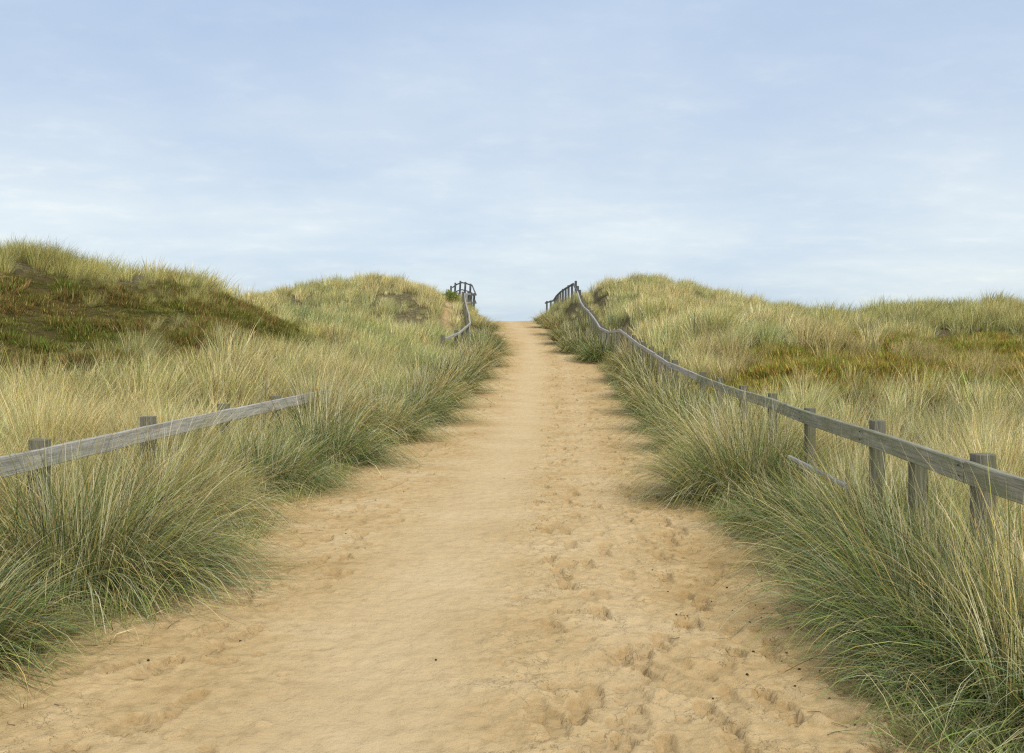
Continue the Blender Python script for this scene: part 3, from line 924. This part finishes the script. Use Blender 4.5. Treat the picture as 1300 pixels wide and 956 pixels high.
# small bush by the far left fence
bx, by = P(573, 0, 49)[0], 49.0
SH = empty('bush', (bx, by, gz(bx, by)))
tag(SH, 'small dark green bush by the fence on top of the left dune', 'bush')
rr_ = np.random.default_rng(8)
V, Q, C = [], [], []
for k in range(2600):
    u = rr_.normal(size=3); u /= np.linalg.norm(u)
    rad = rr_.random() ** .45 * (1 + .25 * math.sin(u[0] * 5 + u[2] * 4))
    c = np.array([u[0] * .52, u[1] * .5, .42 + u[2] * .38]) * np.array([rad, rad, 1]) + np.array([0, 0, (rad - 1) * u[2] * .38])
    a1 = rr_.normal(size=3); a1 /= np.linalg.norm(a1); a2 = np.cross(a1, rr_.normal(size=3)); a2 /= np.linalg.norm(a2)
    s_ = .030 + .02 * rr_.random(); b0 = len(V)
    V += [c - a1 * s_, c - a2 * s_ * .45, c + a1 * s_, c + a2 * s_ * .45]
    Q.append((b0, b0 + 1, b0 + 2, b0 + 3))
    cc = np.array(PAL[['green', 'moss', 'lime', 'olive'][rr_.integers(0, 4)]]) * (.8 + .5 * rr_.random()); C += [cc] * 4
me = np_mesh('foliage', np.array(V), np.array(Q))
a = me.attributes.new('col', 'FLOAT_COLOR', 'POINT'); a.data.foreach_set('color', np.concatenate([np.array(C), np.ones((len(C), 1))], 1).astype(np.float32).ravel())
link('foliage', me, M_BLADE, SH)
for k in range(5):
    an = k * 1.257
    beam_obj('stem', (bx, by, gz(bx, by) - .1), (bx + .22 * math.cos(an), by + .22 * math.sin(an), gz(bx, by) + .5), .022, .022, M_TWIG, SH, r=.003, segs=3, seed=k, wob=.01)

# ------------------------------------------------------------------ small litter on the sand
import bmesh


def pellet_mesh(seed):
    bm = bmesh.new(); bmesh.ops.create_icosphere(bm, subdivisions=2, radius=.0062)
    r = random.Random(seed)
    for v in bm.verts: v.co *= r.uniform(.88, 1.1)
    for v in bm.verts: v.co.z *= .75; v.co.x *= 1.2
    me = bpy.data.meshes.new('pellet'); bm.to_mesh(me); bm.free(); me.materials.append(M_PELLET)
    return me


def surf_z(x, y):
    j = min(max(np.searchsorted(XS, x), 1), len(XS) - 1); i = min(max(np.searchsorted(YS, y), 1), len(YS) - 1)
    fx_ = (x - XS[j - 1]) / (XS[j] - XS[j - 1]); fy_ = (y - YS[i - 1]) / (YS[i] - YS[i - 1])
    return float((GZ[i - 1, j - 1] * (1 - fx_) + GZ[i - 1, j] * fx_) * (1 - fy_) + (GZ[i, j - 1] * (1 - fx_) + GZ[i, j] * fx_) * fy_)


pm = [pellet_mesh(k) for k in range(4)]
r = random.Random(31)
spots = []
while len(spots) < 46:
    if r.random() < .68:
        x, y = r.gauss(1.35, .22), r.gauss(5.0, .75)
    else:
        y = r.uniform(3.8, 12); x = r.uniform(-1.9, 1.9)
    if float(x_left(y)) + .1 < x < float(x_right(y)) - .05 and y > 3.3: spots.append((x, y))
for k, (x, y) in enumerate(spots):
    o = bpy.data.objects.new('pellet', pm[k % 4]); COL.objects.link(o)
    s_ = r.uniform(.55, 1.2); o.scale = (s_, s_, s_); o.rotation_euler = (0, 0, r.uniform(0, 6.28))
    o.location = (x, y, surf_z(x, y) + .004 * s_)
    tag(o, 'tiny dark round dropping scattered on the sandy path', 'dropping', 'dark droppings scattered on the sand')


def twig_mesh(seed):
    rg = random.Random(seed); bm = bmesh.new()
    n = 7; L = rg.uniform(.05, .14); ang = 0; p = Vector((-L / 2, 0, 0)); rings = []
    for k in range(n):
        rad = .0018 * (1 - .6 * k / n)
        d = Vector((math.cos(ang), math.sin(ang), 0)); sd = Vector((-d.y, d.x, 0))
        rings.append([bm.verts.new(p + sd * rad * math.cos(t) + Vector((0, 0, 1)) * rad * math.sin(t)) for t in (0, 1.57, 3.14, 4.71)])
        p = p + d * (L / n) + Vector((0, 0, rg.uniform(-.001, .003))); ang += rg.uniform(-.45, .45)
    for a, b in zip(rings, rings[1:]):
        for k in range(4): bm.faces.new((a[k], a[(k + 1) % 4], b[(k + 1) % 4], b[k]))
    bm.faces.new(rings[0][::-1]); bm.faces.new(rings[-1])
    me = bpy.data.meshes.new('twig'); bm.to_mesh(me); bm.free(); me.materials.append(M_TWIG)
    return me


tm_ = [twig_mesh(k) for k in range(8)]
for k in range(46):
    y = r.uniform(3.5, 8.5)
    x = (float(x_right(y)) - abs(r.gauss(0, .4)) - .05) if r.random() < .6 else (float(x_left(y)) + abs(r.gauss(0, .4)) + .05)
    o = bpy.data.objects.new('twig', tm_[k % 8]); COL.objects.link(o)
    s_ = r.uniform(.6, 1.3); o.scale = (s_, s_, s_); o.rotation_euler = (0, r.uniform(-.1, .1), r.uniform(0, 6.28))
    o.location = (x, y, surf_z(x, y) + .004)
    tag(o, 'thin dry bit of stalk lying on the sand near the grass', 'dry stalk', 'dry stalks lying on the sand')

# ------------------------------------------------------------------ sky, sun, camera
SUN_EL, SUN_AZ = math.radians(46), math.radians(146)      # azimuth clockwise from +Y: behind and to the right
w = bpy.data.worlds.new('World'); scene.world = w; w.use_nodes = True
nt = w.node_tree; bg = nt.nodes['Background']
sky = N(nt, 'ShaderNodeTexSky'); sky.sky_type = 'NISHITA'; sky.sun_disc = False
sky.sun_elevation = SUN_EL; sky.sun_rotation = SUN_AZ; sky.air_density = 1.0; sky.dust_density = 1.5
tc = N(nt, 'ShaderNodeTexCoord')
sp = N(nt, 'ShaderNodeSeparateXYZ'); nt.links.new(tc.outputs['Generated'], sp.inputs[0])


def mth(op, a, b=None):
    n = N(nt, 'ShaderNodeMath', operation=op)
    for i, v in enumerate((a, b)):
        if v is None: continue
        if isinstance(v, (int, float)): n.inputs[i].default_value = v
        else: nt.links.new(v, n.inputs[i])
    return n.outputs[0]


zc = mth('ADD', mth('MAXIMUM', sp.outputs['Z'], 0.0), .16)
cb = N(nt, 'ShaderNodeCombineXYZ')
nt.links.new(mth('DIVIDE', sp.outputs['X'], zc), cb.inputs[0]); nt.links.new(mth('DIVIDE', sp.outputs['Y'], zc), cb.inputs[1])
cl1 = noise(nt, mapping(nt, cb.outputs[0], (.7, .8, 1)), 1.0, 5, .5)
cl2 = noise(nt, mapping(nt, cb.outputs[0], (1.0, 1.2, 1)), 2.0, 7, .58)
elev = mth('MAXIMUM', sp.outputs['Z'], 0.0)
K = 10.0
cloud = ramp(nt, elev, [(.0, (.62, .72, .79)), (.10, (.70, .79, .86)), (.20, (.64, .735, .84)), (.36, (.475, .595, .785)), (.65, (.60, .66, .80)), (1.0, (.75, .80, .90))])
thick = ramp(nt, cl1, [(.34, (.86, .90, .96)), (.49, (.98, .985, .99)), (.64, (1.11, 1.08, 1.03))])
wisp = ramp(nt, cl2, [(.36, (.955, .97, .99)), (.55, (1, 1, 1)), (.72, (1.10, 1.07, 1.03))])
cl3 = noise(nt, mapping(nt, cb.outputs[0], (1.0, 1.1, 1)), 5.5, 6, .6)
puff = ramp(nt, cl3, [(.40, (.975, .985, .995)), (.56, (1, 1, 1)), (.70, (1.06, 1.045, 1.02))])
cloud = mix(nt, 1.0, mix(nt, 1.0, cloud, thick, 'MULTIPLY'), wisp, 'MULTIPLY')
cloud = mix(nt, 1.0, cloud, puff, 'MULTIPLY')
sc = mix(nt, 1.0, cloud, (K, K, K), 'MULTIPLY')
for n_ in nt.nodes:
    if n_.bl_idname == 'ShaderNodeMix': n_.clamp_result = False; n_.clamp_factor = True
out = mix(nt, .90, sky.outputs[0], sc)
nt.links.new(out, bg.inputs['Color']); bg.inputs['Strength'].default_value = .1

sd = bpy.data.lights.new('sun', 'SUN'); sd.energy = 1.9; sd.angle = math.radians(10); sd.color = (1, .95, .87)
so = bpy.data.objects.new('sun', sd); COL.objects.link(so)
dirv = Vector((math.sin(SUN_AZ) * math.cos(SUN_EL), math.cos(SUN_AZ) * math.cos(SUN_EL), math.sin(SUN_EL)))
so.rotation_euler = dirv.to_track_quat('Z', 'Y').to_euler()
so.location = (20, -20, 30)

cd = bpy.data.cameras.new('camera'); co = bpy.data.objects.new('camera', cd); COL.objects.link(co)
co.location = (0, 0, CAMZ); co.rotation_euler = (math.radians(90), 0, 0)
cd.sensor_width = 36; cd.lens = F / 1300 * 36; cd.shift_y = -(478 - HY) / 1300.0
cd.clip_start = .05; cd.clip_end = 20000
scene.camera = co

scene.render.engine = 'CYCLES'
scene.render.resolution_x = 1024; scene.render.resolution_y = 753
scene.view_settings.view_transform = 'Standard'; scene.view_settings.look = 'None'
scene.view_settings.gamma = 1; scene.view_settings.exposure = .14
scene.cycles.use_denoising = False; scene.cycles.filter_width = 1.25; scene.cycles.max_bounces = 3; scene.cycles.diffuse_bounces = 2; scene.cycles.transmission_bounces = 2; scene.cycles.glossy_bounces = 1
